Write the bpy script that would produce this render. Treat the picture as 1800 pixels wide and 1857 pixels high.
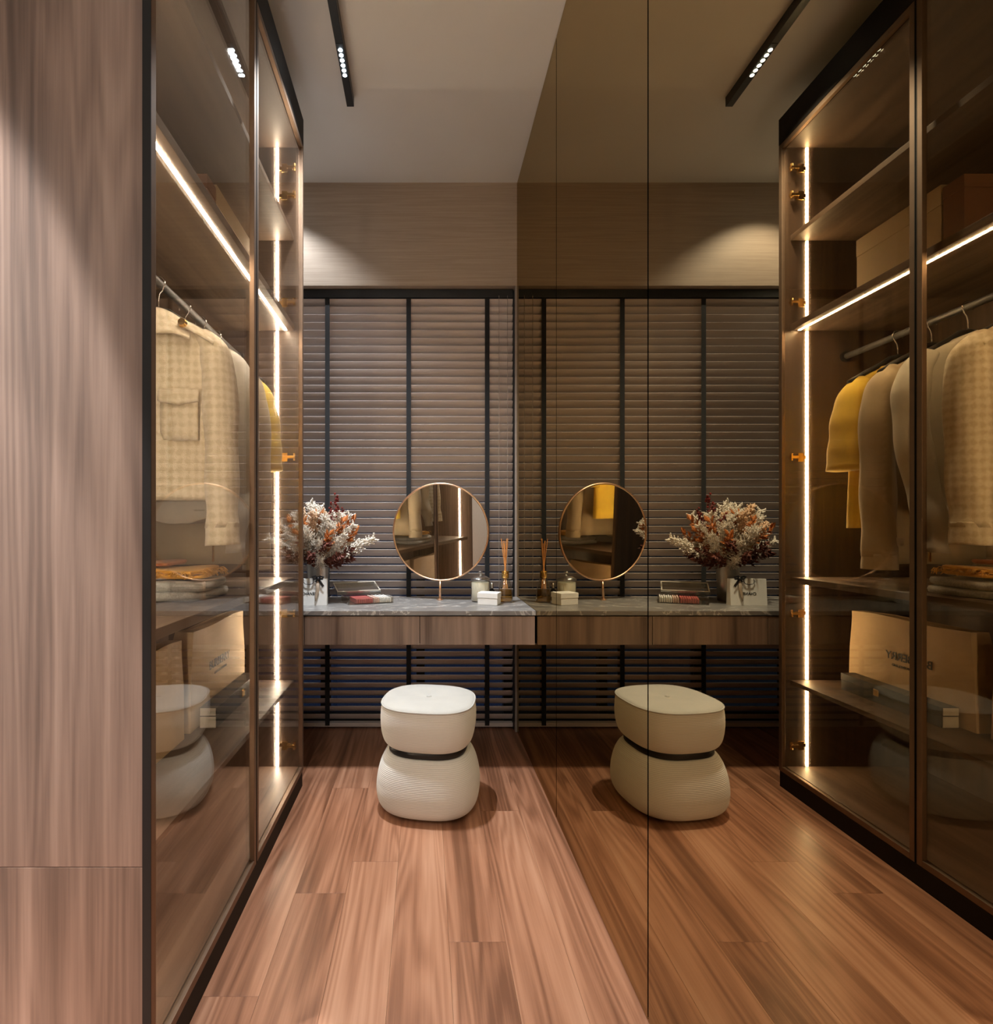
import bpy, bmesh, math, random
from mathutils import Vector, Matrix, Euler
random.seed(7)
S = bpy.context.scene
COL = S.collection
PI = math.pi
for _o in list(bpy.data.objects):
    bpy.data.objects.remove(_o)

# ------------------------------------------------------------------ camera, world, exposure
cd = bpy.data.cameras.new('camera'); cam = bpy.data.objects.new('camera', cd); COL.objects.link(cam)
cam.location = (0, 0, 1.15); cam.rotation_euler = (PI/2, 0, 0)
cd.sensor_fit = 'HORIZONTAL'; cd.sensor_width = 36; cd.lens = 20.0
cd.shift_x = (900-770)/1800; cd.shift_y = (957-928.5)/1800
cd.clip_start = 0.02
S.camera = cam
w = bpy.data.worlds.new('dusk'); S.world = w; w.use_nodes = True
bg = w.node_tree.nodes['Background']
bg.inputs[0].default_value = (0.04, 0.06, 0.14, 1); bg.inputs[1].default_value = 0.11
vs = S.view_settings
vs.view_transform = 'Standard'; vs.look = 'None'; vs.exposure = 0.74; vs.gamma = 1.0; vs.use_curve_mapping = False

# light levels
SPOT_W = 178.0          # aisle track modules
DOWN_W = 26.0           # downlight in the nook behind the wardrobe
SIDE_W = 400.0         # downlights grazing the wardrobe end
LED_E = 74.0           # wardrobe strips
FILL_W = 12.0          # added ambient fill on the ceiling behind the camera
WARM = (1.0, 0.87, 0.68, 1); COOL = (0.93, 0.97, 1.0)

# ------------------------------------------------------------------ main dimensions
ZC = 3.09; XM = 0.518; XL = -1.17; YB = 3.10; YR = -1.7
XF = -0.540; WY0, WY1 = 1.088, 2.457; WXB = -1.15

# ------------------------------------------------------------------ material helpers
def mat(name):
    m = bpy.data.materials.new(name); m.use_nodes = True
    nt = m.node_tree; b = nt.nodes['Principled BSDF']
    return m, nt, b
def N(nt, t, **kw):
    n = nt.nodes.new(t)
    for k, v in kw.items():
        if hasattr(n, k): setattr(n, k, v)
        else: n.inputs[k].default_value = v
    return n
def L(nt, a, b): nt.links.new(a, b)
def ramp(nt, fac, stops, interp='LINEAR'):
    r = nt.nodes.new('ShaderNodeValToRGB'); cr = r.color_ramp; cr.interpolation = interp
    while len(cr.elements) < len(stops): cr.elements.new(0.5)
    for e, (p, c) in zip(cr.elements, stops):
        e.position = p; e.color = (*c, 1) if len(c) == 3 else c
    L(nt, fac, r.inputs[0]); return r
def math_(nt, op, a, b=None, c=None):
    n = nt.nodes.new('ShaderNodeMath'); n.operation = op
    for i, v in enumerate((a, b, c)):
        if v is None: continue
        if isinstance(v, (int, float)): n.inputs[i].default_value = v
        else: L(nt, v, n.inputs[i])
    return n.outputs[0]
def mixc(nt, fac, a, b, mode='MIX'):
    n = nt.nodes.new('ShaderNodeMix'); n.data_type = 'RGBA'; n.blend_type = mode
    if isinstance(fac, (int, float)): n.inputs[0].default_value = fac
    else: L(nt, fac, n.inputs[0])
    for i, v in ((6, a), (7, b)):
        if isinstance(v, tuple): n.inputs[i].default_value = (*v, 1) if len(v) == 3 else v
        else: L(nt, v, n.inputs[i])
    return n.outputs[2]
def pos_vec(nt, scale, rnd=0.0, obj=False):
    if obj:
        t = nt.nodes.new('ShaderNodeTexCoord'); src = t.outputs['Object']
    else:
        g = nt.nodes.new('ShaderNodeNewGeometry'); src = g.outputs['Position']
    if rnd:
        oi = nt.nodes.new('ShaderNodeObjectInfo')
        v = nt.nodes.new('ShaderNodeVectorMath'); v.operation = 'SCALE'
        v.inputs[0].default_value = (7.3, 13.1, 5.7); L(nt, math_(nt, 'MULTIPLY', oi.outputs['Random'], rnd), v.inputs['Scale'])
        a = nt.nodes.new('ShaderNodeVectorMath'); a.operation = 'ADD'
        L(nt, src, a.inputs[0]); L(nt, v.outputs[0], a.inputs[1]); src = a.outputs[0]
    mp = nt.nodes.new('ShaderNodeMapping'); mp.inputs['Scale'].default_value = scale
    L(nt, src, mp.inputs[0]); return mp.outputs[0]
def bump(nt, b, h, strength=0.2, dist=0.002):
    n = nt.nodes.new('ShaderNodeBump'); n.inputs['Strength'].default_value = strength; n.inputs['Distance'].default_value = dist
    L(nt, h, n.inputs['Height']); L(nt, n.outputs[0], b.inputs['Normal'])

def wood(name, cols, along, rough=0.4, rnd=1.0, wide=1.0, val=0.0, coat=0.0, contour=0.5, sap=None):
    """walnut-like grain running along an axis: drifting bands, contour (cathedral) lines, fine fibre"""
    m, nt, b = mat(name)
    def sc(across, alongv):
        v = [across*wide]*3; v[along] = alongv; return tuple(v)
    n1 = N(nt, 'ShaderNodeTexNoise', Scale=1.0, Detail=3.0, Roughness=0.5, Distortion=0.4)
    L(nt, pos_vec(nt, sc(14, 0.55), rnd), n1.inputs['Vector'])
    n2 = N(nt, 'ShaderNodeTexNoise', Scale=1.0, Detail=2.0, Roughness=0.5, Distortion=0.25)
    L(nt, pos_vec(nt, sc(6.5, 0.38), rnd), n2.inputs['Vector'])
    ringv = math_(nt, 'MULTIPLY', n2.outputs[0], 95.0)
    ring = math_(nt, 'MULTIPLY_ADD', math_(nt, 'SINE', ringv), 0.5, 0.5)
    n3 = N(nt, 'ShaderNodeTexNoise', Scale=1.0, Detail=4.0, Roughness=0.65)
    L(nt, pos_vec(nt, sc(170, 3.0), rnd), n3.inputs['Vector'])
    f = math_(nt, 'MULTIPLY_ADD', math_(nt, 'SUBTRACT', n1.outputs[0], 0.5), 1.5, 0.5)
    f = math_(nt, 'ADD', f, math_(nt, 'MULTIPLY', math_(nt, 'SUBTRACT', ring, 0.5), 0.28*contour))
    f = math_(nt, 'ADD', f, math_(nt, 'MULTIPLY', math_(nt, 'SUBTRACT', n3.outputs[0], 0.5), 0.5))
    if val:
        oi = nt.nodes.new('ShaderNodeObjectInfo')
        f = math_(nt, 'ADD', f, math_(nt, 'MULTIPLY', math_(nt, 'SUBTRACT', oi.outputs['Random'], 0.5), val))
    r = ramp(nt, f, [(i/(len(cols)-1)*0.8+0.1, c) for i, c in enumerate(cols)])
    L(nt, r.outputs[0], b.inputs['Base Color'])
    b.inputs['Roughness'].default_value = rough
    if coat: b.inputs['Coat Weight'].default_value = coat; b.inputs['Coat Roughness'].default_value = 0.25
    bump(nt, b, n3.outputs[0], 0.08, 0.001)
    return m

def flat(name, c, rough=0.5, metal=0.0, noise=0.06, scale=30, **kw):
    m, nt, b = mat(name)
    n = N(nt, 'ShaderNodeTexNoise', Scale=scale, Detail=3.0)
    L(nt, pos_vec(nt, (1, 1, 1)), n.inputs['Vector'])
    lo = tuple(max(0, x*(1-noise)) for x in c); hi = tuple(min(1, x*(1+noise)) for x in c)
    r = ramp(nt, n.outputs[0], [(0.3, lo), (0.7, hi)])
    L(nt, r.outputs[0], b.inputs['Base Color'])
    b.inputs['Roughness'].default_value = rough; b.inputs['Metallic'].default_value = metal
    for k, v in kw.items(): b.inputs[k].default_value = v
    return m

def fabric(name, c, scale=900, rough=0.9, noise=0.12, sheen=0.3, strength=0.35):
    m, nt, b = mat(name)
    n = N(nt, 'ShaderNodeTexNoise', Scale=scale, Detail=2.0); L(nt, pos_vec(nt, (1, 1, 1)), n.inputs['Vector'])
    n2 = N(nt, 'ShaderNodeTexNoise', Scale=14.0, Detail=3.0); L(nt, pos_vec(nt, (1, 1, 1)), n2.inputs['Vector'])
    f = math_(nt, 'MULTIPLY_ADD', n2.outputs[0], 0.5, math_(nt, 'MULTIPLY', n.outputs[0], 0.5))
    lo = tuple(x*(1-noise) for x in c); hi = tuple(min(1, x*(1+noise)) for x in c)
    r = ramp(nt, f, [(0.35, lo), (0.65, hi)]); L(nt, r.outputs[0], b.inputs['Base Color'])
    b.inputs['Roughness'].default_value = rough; b.inputs['Sheen Weight'].default_value = sheen
    bump(nt, b, n.outputs[0], strength, 0.001)
    return m

def glass_mat(name, tint, boost=1.0, ior=1.5, rough=0.0):
    """thin pane: tinted transmission plus two-sided Fresnel reflection"""
    m, nt, b = mat(name); nt.nodes.remove(b)
    out = nt.nodes['Material Output']
    g = nt.nodes.new('ShaderNodeNewGeometry')
    iorv = math_(nt, 'ADD', math_(nt, 'MULTIPLY', g.outputs['Backfacing'], 1/ior-ior), ior)
    fr = nt.nodes.new('ShaderNodeFresnel'); L(nt, iorv, fr.inputs['IOR'])
    f = math_(nt, 'MINIMUM', math_(nt, 'MULTIPLY', fr.outputs[0], boost), 1.0)
    t = N(nt, 'ShaderNodeBsdfTransparent'); t.inputs[0].default_value = (*tint, 1)
    gl = N(nt, 'ShaderNodeBsdfGlossy'); gl.inputs['Roughness'].default_value = rough; gl.inputs[0].default_value = (1, 1, 1, 1)
    mx = nt.nodes.new('ShaderNodeMixShader'); L(nt, f, mx.inputs[0]); L(nt, t.outputs[0], mx.inputs[1]); L(nt, gl.outputs[0], mx.inputs[2])
    L(nt, mx.outputs[0], out.inputs[0]); return m

def emit(name, c, strength, dots=None):
    m, nt, b = mat(name); nt.nodes.remove(b); out = nt.nodes['Material Output']
    e = nt.nodes.new('ShaderNodeEmission'); e.inputs[0].default_value = c
    if dots is None: e.inputs[1].default_value = strength
    else:   # diodes spaced along the strip
        g = nt.nodes.new('ShaderNodeNewGeometry'); sx = nt.nodes.new('ShaderNodeSeparateXYZ'); L(nt, g.outputs['Position'], sx.inputs[0])
        s = math_(nt, 'MULTIPLY_ADD', math_(nt, 'SINE', math_(nt, 'MULTIPLY', sx.outputs[dots], 2*PI/0.021)), 0.5, 0.5)
        L(nt, math_(nt, 'MULTIPLY', math_(nt, 'MULTIPLY_ADD', s, 0.9, 0.55), strength), e.inputs[1])
    L(nt, e.outputs[0], out.inputs[0]); return m

# ------------------------------------------------------------------ materials
WAL = [(0.045, 0.024, 0.014), (0.095, 0.054, 0.034), (0.15, 0.09, 0.058), (0.205, 0.128, 0.085)]
M = {}
M['panel'] = wood('walnut_veneer_vertical', [(0.07, 0.042, 0.03), (0.13, 0.08, 0.058), (0.20, 0.128, 0.095), (0.265, 0.18, 0.135)], 2, 0.38, 0.7, 0.9, contour=0.6)
M['carcass'] = wood('walnut_carcass', [(0.035, 0.022, 0.015), (0.06, 0.038, 0.027), (0.09, 0.058, 0.041), (0.115, 0.078, 0.055)], 2, 0.42, 0.7, 1.1, contour=0.4)
M['shelf'] = wood('walnut_shelf', [(0.055, 0.034, 0.024), (0.09, 0.059, 0.041), (0.13, 0.088, 0.061), (0.16, 0.113, 0.082)], 1, 0.5, 0.7, 1.1, contour=0.5)
M['drawer'] = wood('walnut_drawer', [(0.08, 0.05, 0.037), (0.17, 0.115, 0.088), (0.24, 0.165, 0.125), (0.30, 0.215, 0.168)], 2, 0.4, 0.7, 1.0, contour=0.3)
M['floor'] = wood('walnut_floor', [(0.17, 0.072, 0.038), (0.29, 0.132, 0.075), (0.40, 0.198, 0.118), (0.48, 0.262, 0.168)], 1, 0.34, 1.7, 1.0, val=0.34, contour=0.9)
M['black'] = flat('black_brown_lacquer', (0.009, 0.007, 0.006), 0.6, **{'Specular IOR Level': 0.2})
M['blackmetal'] = flat('black_powder_coat', (0.008, 0.009, 0.011), 0.4)
M['bronze'] = flat('bronze_anodised', (0.21, 0.14, 0.095), 0.5, 0.9)
M['gold'] = flat('brass', (0.80, 0.52, 0.18), 0.25, 1.0)
M['copper'] = flat('copper_rim', (0.80, 0.52, 0.34), 0.3, 1.0)
M['chrome'] = flat('chrome', (0.75, 0.75, 0.76), 0.15, 1.0, noise=0.02)
M['steel'] = flat('brushed_grey_rail', (0.11, 0.11, 0.115), 0.45, 0.6)
M['white'] = flat('white_paint', (0.72, 0.71, 0.69), 0.7, noise=0.02)
M['ceiling'] = flat('ceiling_paint', (0.68, 0.665, 0.645), 0.85, noise=0.02, scale=3)
M['blind'] = wood('blind_slat_taupe', [(0.49, 0.425, 0.40), (0.57, 0.50, 0.475), (0.64, 0.57, 0.545)], 0, 0.42, 0.5, 1.0, contour=0.1)
M['post'] = flat('taupe_trim', (0.27, 0.225, 0.195), 0.5)
M['tape'] = fabric('black_ladder_tape', (0.006, 0.006, 0.008), 600)
M['glass'] = glass_mat('bronze_glass', (0.93, 0.895, 0.85), 0.9, 1.5)
M['clear'] = glass_mat('clear_glass', (0.86, 0.87, 0.86), 2.4, 1.5, 0.04)
M['lidglass'] = glass_mat('frosted_clear_glass', (0.78, 0.79, 0.77), 5.0, 1.5, 0.18)
M['acrylic'] = glass_mat('clear_acrylic', (0.90, 0.88, 0.84), 1.3, 1.5, 0.05)
M['winglass'] = glass_mat('window_glass', (0.85, 0.9, 0.92), 1.0, 1.5)
M['led'] = emit('warm_led_strip', WARM, LED_E, dots=2)
M['led_dim'] = emit('warm_led_strip_dimmed', WARM, LED_E*0.8, dots=2)
M['ledy'] = emit('warm_led_strip_shelf', WARM, LED_E, dots=1)
M['cell'] = emit('cool_led_cell', (0.80, 0.93, 1.0, 1), 14)
M['fill_glow'] = emit('fill_diffuser', (1.0, 0.9, 0.78, 1), 5)  # glowing face of the added fill behind the camera
M['lamp_shell'] = M['blackmetal']

m, nt, b = mat('bronze_mirror'); nt.nodes.remove(b)
gl = N(nt, 'ShaderNodeBsdfGlossy'); gl.inputs[0].default_value = (0.47, 0.375, 0.23, 1); gl.inputs['Roughness'].default_value = 0.0
L(nt, gl.outputs[0], nt.nodes['Material Output'].inputs[0]); M['mirror'] = m
m, nt, b = mat('silver_mirror'); nt.nodes.remove(b)
gl = N(nt, 'ShaderNodeBsdfGlossy'); gl.inputs[0].default_value = (0.86, 0.86, 0.85, 1); gl.inputs['Roughness'].default_value = 0.0
L(nt, gl.outputs[0], nt.nodes['Material Output'].inputs[0]); M['silver'] = m

# wallpaper: fine horizontal woven lines
m, nt, b = mat('taupe_grasscloth')
n = N(nt, 'ShaderNodeTexNoise', Scale=1.0, Detail=4.0, Roughness=0.7); L(nt, pos_vec(nt, (3, 3, 150)), n.inputs['Vector'])
r = ramp(nt, n.outputs[0], [(0.3, (0.33, 0.255, 0.195)), (0.7, (0.44, 0.35, 0.275))]); L(nt, r.outputs[0], b.inputs['Base Color'])
b.inputs['Roughness'].default_value = 0.55; bump(nt, b, n.outputs[0], 0.15, 0.001); M['paper'] = m

# grey stone with thin white veins
m, nt, b = mat('grey_marble')
n = N(nt, 'ShaderNodeTexNoise', Scale=2.3, Detail=5.0, Roughness=0.6, Distortion=1.2); L(nt, pos_vec(nt, (1, 1.6, 1)), n.inputs['Vector'])
vein = math_(nt, 'ABSOLUTE', math_(nt, 'SUBTRACT', n.outputs[0], 0.5))
v = ramp(nt, vein, [(0.0, (1, 1, 1)), (0.012, (0, 0, 0))])
n2 = N(nt, 'ShaderNodeTexNoise', Scale=6.0, Detail=5.0); L(nt, pos_vec(nt, (1, 1, 1)), n2.inputs['Vector'])
base = ramp(nt, n2.outputs[0], [(0.3, (0.15, 0.145, 0.145)), (0.7, (0.235, 0.225, 0.22))])
L(nt, mixc(nt, math_(nt, 'MULTIPLY', v.outputs[0], 0.7), base.outputs[0], (0.62, 0.6, 0.57)), b.inputs['Base Color'])
b.inputs['Roughness'].default_value = 0.3; M['stone'] = m

# stool: fine horizontal cord on the sides
m, nt, b = mat('ivory_corduroy')
tc = nt.nodes.new('ShaderNodeTexCoord'); sx = nt.nodes.new('ShaderNodeSeparateXYZ'); L(nt, tc.outputs['Object'], sx.inputs[0])
cord = math_(nt, 'SINE', math_(nt, 'MULTIPLY', sx.outputs[2], 2*PI/0.0062))
n = N(nt, 'ShaderNodeTexNoise', Scale=500.0, Detail=2.0); L(nt, tc.outputs['Object'], n.inputs['Vector'])
h = math_(nt, 'ADD', cord, math_(nt, 'MULTIPLY', n.outputs[0], 0.8))
r = ramp(nt, math_(nt, 'MULTIPLY_ADD', cord, 0.5, 0.5), [(0.0, (0.62, 0.62, 0.605)), (0.7, (0.72, 0.72, 0.70))])
L(nt, r.outputs[0], b.inputs['Base Color']); b.inputs['Roughness'].default_value = 0.9; b.inputs['Sheen Weight'].default_value = 0.25
bump(nt, b, h, 0.3, 0.001); M['cord'] = m
M['seattop'] = fabric('ivory_seat_fabric', (0.46, 0.46, 0.445), 450, noise=0.06)

# cream tweed with a houndstooth-like check
m, nt, b = mat('cream_tweed_check')
tc = nt.nodes.new('ShaderNodeNewGeometry')
wob = N(nt, 'ShaderNodeTexNoise', Scale=60.0, Detail=2.0); L(nt, tc.outputs['Position'], wob.inputs['Vector'])
ad = nt.nodes.new('ShaderNodeVectorMath'); ad.operation = 'MULTIPLY_ADD'; L(nt, wob.outputs[1], ad.inputs[0]); ad.inputs[1].default_value = (0.018, 0.018, 0.018); L(nt, tc.outputs['Position'], ad.inputs[2])
sx = nt.nodes.new('ShaderNodeSeparateXYZ'); L(nt, ad.outputs[0], sx.inputs[0])
cx_ = math_(nt, 'SINE', math_(nt, 'MULTIPLY', math_(nt, 'MULTIPLY_ADD', sx.outputs[1], 0.85, sx.outputs[0]), 2*PI/0.027)); cz_ = math_(nt, 'SINE', math_(nt, 'MULTIPLY', sx.outputs[2], 2*PI/0.027))
chk = math_(nt, 'MULTIPLY_ADD', math_(nt, 'ADD', cx_, cz_), 0.25, 0.5)
fine = N(nt, 'ShaderNodeTexNoise', Scale=420.0, Detail=2.0); L(nt, tc.outputs['Position'], fine.inputs['Vector'])
f = math_(nt, 'ADD', math_(nt, 'MULTIPLY', chk, 0.65), math_(nt, 'MULTIPLY', fine.outputs[0], 0.35))
r = ramp(nt, f, [(0.3, (0.68, 0.61, 0.48)), (0.5, (0.62, 0.54, 0.40)), (0.68, (0.53, 0.45, 0.31))]); L(nt, r.outputs[0], b.inputs['Base Color'])
b.inputs['Roughness'].default_value = 0.95; b.inputs['Sheen Weight'].default_value = 0.3; bump(nt, b, fine.outputs[0], 0.6, 0.002); M['tweed'] = m
M['shirt'] = fabric('pale_grey_linen', (0.60, 0.57, 0.50), 800)
M['coat'] = fabric('beige_twill', (0.47, 0.38, 0.25), 900)
M['yellow'] = fabric('yellow_jersey', (0.86, 0.60, 0.06), 900)
M['cream'] = fabric('cream_cotton', (0.62, 0.50, 0.30), 900)
M['mustard'] = fabric('mustard_wool', (0.70, 0.36, 0.04), 250, strength=0.8)
M['greywool'] = fabric('grey_melange_wool', (0.35, 0.34, 0.325), 220, noise=0.35, strength=0.9)
M['rust'] = fabric('rust_wool', (0.42, 0.15, 0.05), 250)
M['hanger'] = flat('black_hanger', (0.01, 0.01, 0.01), 0.5)
M['kraft'] = flat('beige_paper', (0.50, 0.36, 0.21), 0.7, noise=0.1, scale=9)
M['card'] = flat('cream_card', (0.55, 0.43, 0.27), 0.6, noise=0.03)
M['cardbrown'] = flat('brown_card', (0.22, 0.10, 0.055), 0.6, noise=0.05)
M['darkbox'] = flat('dark_box_paper', (0.025, 0.022, 0.02), 0.45)
M['ribbon_tan'] = flat('tan_ribbon', (0.42, 0.33, 0.25), 0.4)
M['label'] = flat('white_label', (0.62, 0.58, 0.5), 0.5)
M['paperwhite'] = flat('white_paper', (0.78, 0.78, 0.77), 0.55, noise=0.02)
M['ink'] = flat('black_ink', (0.012, 0.012, 0.012), 0.5)
M['ribbon'] = flat('black_ribbon', (0.012, 0.012, 0.015), 0.35)
M['pewter'] = flat('brushed_pewter', (0.50, 0.47, 0.43), 0.33, 1.0)
M['wax'] = flat('ivory_wax', (0.74, 0.69, 0.56), 0.5, noise=0.02)
M['amber'] = glass_mat('amber_oil', (0.96, 0.72, 0.30), 1.0, 1.3)
M['reed'] = flat('tan_reed', (0.62, 0.27, 0.075), 0.7, noise=0.2)
M['darkglass'] = flat('dark_glass', (0.01, 0.01, 0.012), 0.1)
M['pink'] = flat('rose_pan', (0.50, 0.12, 0.11), 0.45)
M['blush'] = flat('blush_pan', (0.72, 0.52, 0.45), 0.5)
M['plume'] = flat('white_dried_plume', (0.82, 0.76, 0.67), 0.85, noise=0.12)
M['pampas'] = flat('peach_pampas', (0.80, 0.58, 0.40), 0.9, noise=0.15)
M['orange'] = flat('orange_dried_leaf', (0.46, 0.15, 0.035), 0.7, noise=0.3)
M['berry'] = flat('dark_red_berry', (0.16, 0.018, 0.014), 0.4, noise=0.2)
M['maroon'] = flat('maroon_leaf', (0.13, 0.035, 0.022), 0.7, noise=0.3)
M['stemm'] = flat('brown_stem', (0.14, 0.07, 0.035), 0.8)

# ------------------------------------------------------------------ object helpers
class MB:
    def __init__(s): s.v = []; s.f = []
    def add(s, vs_, fs): o = len(s.v); s.v += [tuple(p) for p in vs_]; s.f += [tuple(i+o for i in f) for f in fs]; return s
    def box(s, x0, x1, y0, y1, z0, z1, bev=0.0):
        bm = bmesh.new(); bmesh.ops.create_cube(bm, size=1)
        for v in bm.verts: v.co = Vector(((x0+x1)/2+v.co.x*(x1-x0), (y0+y1)/2+v.co.y*(y1-y0), (z0+z1)/2+v.co.z*(z1-z0)))
        if bev: bmesh.ops.bevel(bm, geom=bm.edges[:], offset=bev, segments=2, affect='EDGES', profile=0.6)
        return s.bm(bm)
    def bm(s, bm, mtx=None):
        bm.verts.index_update()
        vs_ = [(mtx @ v.co) if mtx else v.co.copy() for v in bm.verts]
        fs = [[v.index for v in f.verts] for f in bm.faces]; bm.free(); return s.add(vs_, fs)
    def loft(s, rings, cap=True):
        n = len(rings[0]); vs_ = [p for r_ in rings for p in r_]; fs = []
        for i in range(len(rings)-1):
            for j in range(n):
                k = (j+1) % n; fs.append((i*n+j, i*n+k, (i+1)*n+k, (i+1)*n+j))
        if cap: fs.append(tuple(reversed(range(n)))); fs.append(tuple((len(rings)-1)*n+j for j in range(n)))
        return s.add(vs_, fs)
    def lathe(s, prof, c=(0, 0, 0), n=32, cap=True, sup=2.0, rot=0.0):
        return s.loft([sring(c[0], c[1], c[2]+z, r_, r_, n, sup, rot) for r_, z in prof], cap)
    def tube(s, pts, r, n=8, cap=True, ry=None):
        pts = [Vector(p) for p in pts]; rings = []; up = None
        rs = r if isinstance(r, (list, tuple)) else [r]*len(pts)
        for i, p in enumerate(pts):
            t = (pts[min(i+1, len(pts)-1)]-pts[max(i-1, 0)]).normalized()
            if up is None: up = Vector((0, 1, 0)) if abs(t.y) < 0.9 else Vector((1, 0, 0))
            a = t.cross(up).normalized(); up = a.cross(t).normalized()
            k = (ry[i] if isinstance(ry, (list, tuple)) else ry) if ry is not None else None
            rings.append([p+a*(rs[i]*math.cos(q))+up*((k if k is not None else rs[i])*math.sin(q)) for q in [2*PI*j/n for j in range(n)]])
        return s.loft(rings, cap)
    def grid(s, fn, nu, nv, thick=None):
        P = [[Vector(fn(i/nu, j/nv)) for j in range(nv+1)] for i in range(nu+1)]
        q = lambda i, j: i*(nv+1)+j
        vs_ = [p for r_ in P for p in r_]; fs = [(q(i, j), q(i+1, j), q(i+1, j+1), q(i, j+1)) for i in range(nu) for j in range(nv)]
        if thick is None: return s.add(vs_, fs)
        T = Vector(thick); n0 = len(vs_); vs_ += [p+T for p in vs_]
        fs += [tuple(n0+k for k in reversed(f)) for f in fs]
        edge = [q(i, 0) for i in range(nu+1)]+[q(nu, j) for j in range(1, nv+1)]+[q(i, nv) for i in range(nu-1, -1, -1)]+[q(0, j) for j in range(nv-1, 0, -1)]
        for a, b_ in zip(edge, edge[1:]+edge[:1]): fs.append((b_, a, n0+a, n0+b_))
        return s.add(vs_, fs)
    def build(s, name, m, parent=None, smooth=False, loc=None, recalc=True):
        me = bpy.data.meshes.new(name); me.from_pydata(s.v, [], s.f); me.update()
        if recalc:
            bm = bmesh.new(); bm.from_mesh(me); bmesh.ops.recalc_face_normals(bm, faces=bm.faces[:]); bm.to_mesh(me); bm.free()
        me.materials.append(m if not isinstance(m, str) else M[m])
        if smooth: me.polygons.foreach_set('use_smooth', [True]*len(me.polygons))
        o = bpy.data.objects.new(name, me); COL.objects.link(o)
        if parent: o.parent = parent
        if loc: o.location = loc
        if smooth == 'auto':
            md = o.modifiers.new('split', 'EDGE_SPLIT'); md.split_angle = math.radians(40)
        return o
def sring(cx, cy, z, a, b, n=32, sup=2.0, rot=0.0):
    out = []
    for j in range(n):
        t = 2*PI*j/n; c, s_ = math.cos(t), math.sin(t); e = 2/sup
        x = a*math.copysign(abs(c)**e, c); y = b*math.copysign(abs(s_)**e, s_)
        out.append((cx+x*math.cos(rot)-y*math.sin(rot), cy+x*math.sin(rot)+y*math.cos(rot), z))
    return out
def tag(o, label=None, cat=None, group=None, kind=None):
    if label: o['label'] = label
    if cat: o['category'] = cat
    if group: o['group'] = group
    if kind: o['kind'] = kind
    return o
def thing(name, label, cat, loc=(0, 0, 0), rz=0.0, group=None):
    o = bpy.data.objects.new(name, None); o.empty_display_size = 0.05; COL.objects.link(o)
    o.location = loc; o.rotation_euler = (0, 0, rz)
    return tag(o, label, cat, group)
def copy_tree(o, parent=None):
    c = o.copy(); COL.objects.link(c)
    if parent: c.parent = parent
    for ch in list(o.children): copy_tree(ch, c)
    return c
def text_part(name, txt, size, mtx, m, parent, label=None, extrude=0.0006):
    cu = bpy.data.curves.new(name, 'FONT'); cu.body = txt; cu.size = size; cu.align_x = 'CENTER'; cu.align_y = 'CENTER'; cu.extrude = extrude; cu.offset = size*0.012
    to = bpy.data.objects.new(name, cu); COL.objects.link(to)
    dg = bpy.context.evaluated_depsgraph_get(); me = bpy.data.meshes.new_from_object(to.evaluated_get(dg))
    bpy.data.objects.remove(to); me.transform(mtx); me.materials.clear(); me.materials.append(M[m])
    o = bpy.data.objects.new(name, me); COL.objects.link(o); o.parent = parent
    if label: o['label'] = label
    return o
def lamp(name, kind, loc, power, parent=None, color=(1, 1, 1), rot=(0, 0, 0), **kw):
    ld = bpy.data.lights.new(name, kind); ld.energy = power; ld.color = color
    for k, v in kw.items(): setattr(ld, k, v)
    o = bpy.data.objects.new(name, ld); COL.objects.link(o); o.location = loc; o.rotation_euler = rot
    if parent: o.parent = parent
    return o
def struct(o): o['kind'] = 'structure'; return o

# ------------------------------------------------------------------ room shell
fl = struct(MB().box(XL-0.1, XM+0.12, YR-0.1, 3.45, -0.10, -0.012).build('floor', 'black'))
cols = [-1.197+0.158*i for i in range(11)]
ends = {-1.197: [2.6], -1.039: [0.6, 2.0], -0.881: [1.6], -0.723: [0.7, 2.1], -0.565: [1.353], -0.407: [0.45, 1.735, 2.436], -0.249: [1.10-0.3, 1.90], -0.091: [0.35, 2.72], 0.067: [0.1, 1.531], 0.225: [0.75, 2.24], 0.383: [0.0, 1.25]}
for c in cols:
    k = min(ends, key=lambda e: abs(e-c)); ys = [YR]+sorted(ends[k])+[3.3]
    x1 = min(c+0.158, XM+0.02)
    for ya, yb in zip(ys, ys[1:]):
        mb = MB().box(max(c, XL)+0.0002, x1-0.0002, ya+0.0003, yb-0.0003, -0.012, 0.0, 0.0007); mb.build('plank', 'floor', fl)
struct(MB().box(XL-0.1, XM+0.12, YR-0.1, 3.45, ZC, ZC+0.1).build('ceiling', 'ceiling'))
struct(MB().box(XL-0.1, XL, YR, 3.4, 0, ZC).build('wall_left', 'white'))
struct(MB().box(XL, XM+0.1, YR-0.1, YR, 0, ZC).build('wall_rear', 'white'))
struct(MB().box(XL, XM+0.02, YB, 3.30, 2.511, ZC).build('wall_back', 'paper'))          # panelled bulkhead above the blind
wr = struct(MB().box(XM+0.012, XM+0.1, YR, 3.4, 0, ZC).build('wall_right', 'black'))
seams = [3.098, 2.172, 1.280, 0.39, -0.50, YR+0.01]
for a, b_ in zip(seams, seams[1:]):
    MB().box(XM, XM+0.008, b_+0.0032, a-0.0032 if a < 3 else a, 0.006, ZC-0.006).build('mirror_panel', 'mirror', wr)
struct(MB().box(XM-0.010, XM+0.011, 3.10, 3.122, 0.0, 2.511, 0.002).build('trim_1', 'post'))
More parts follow.
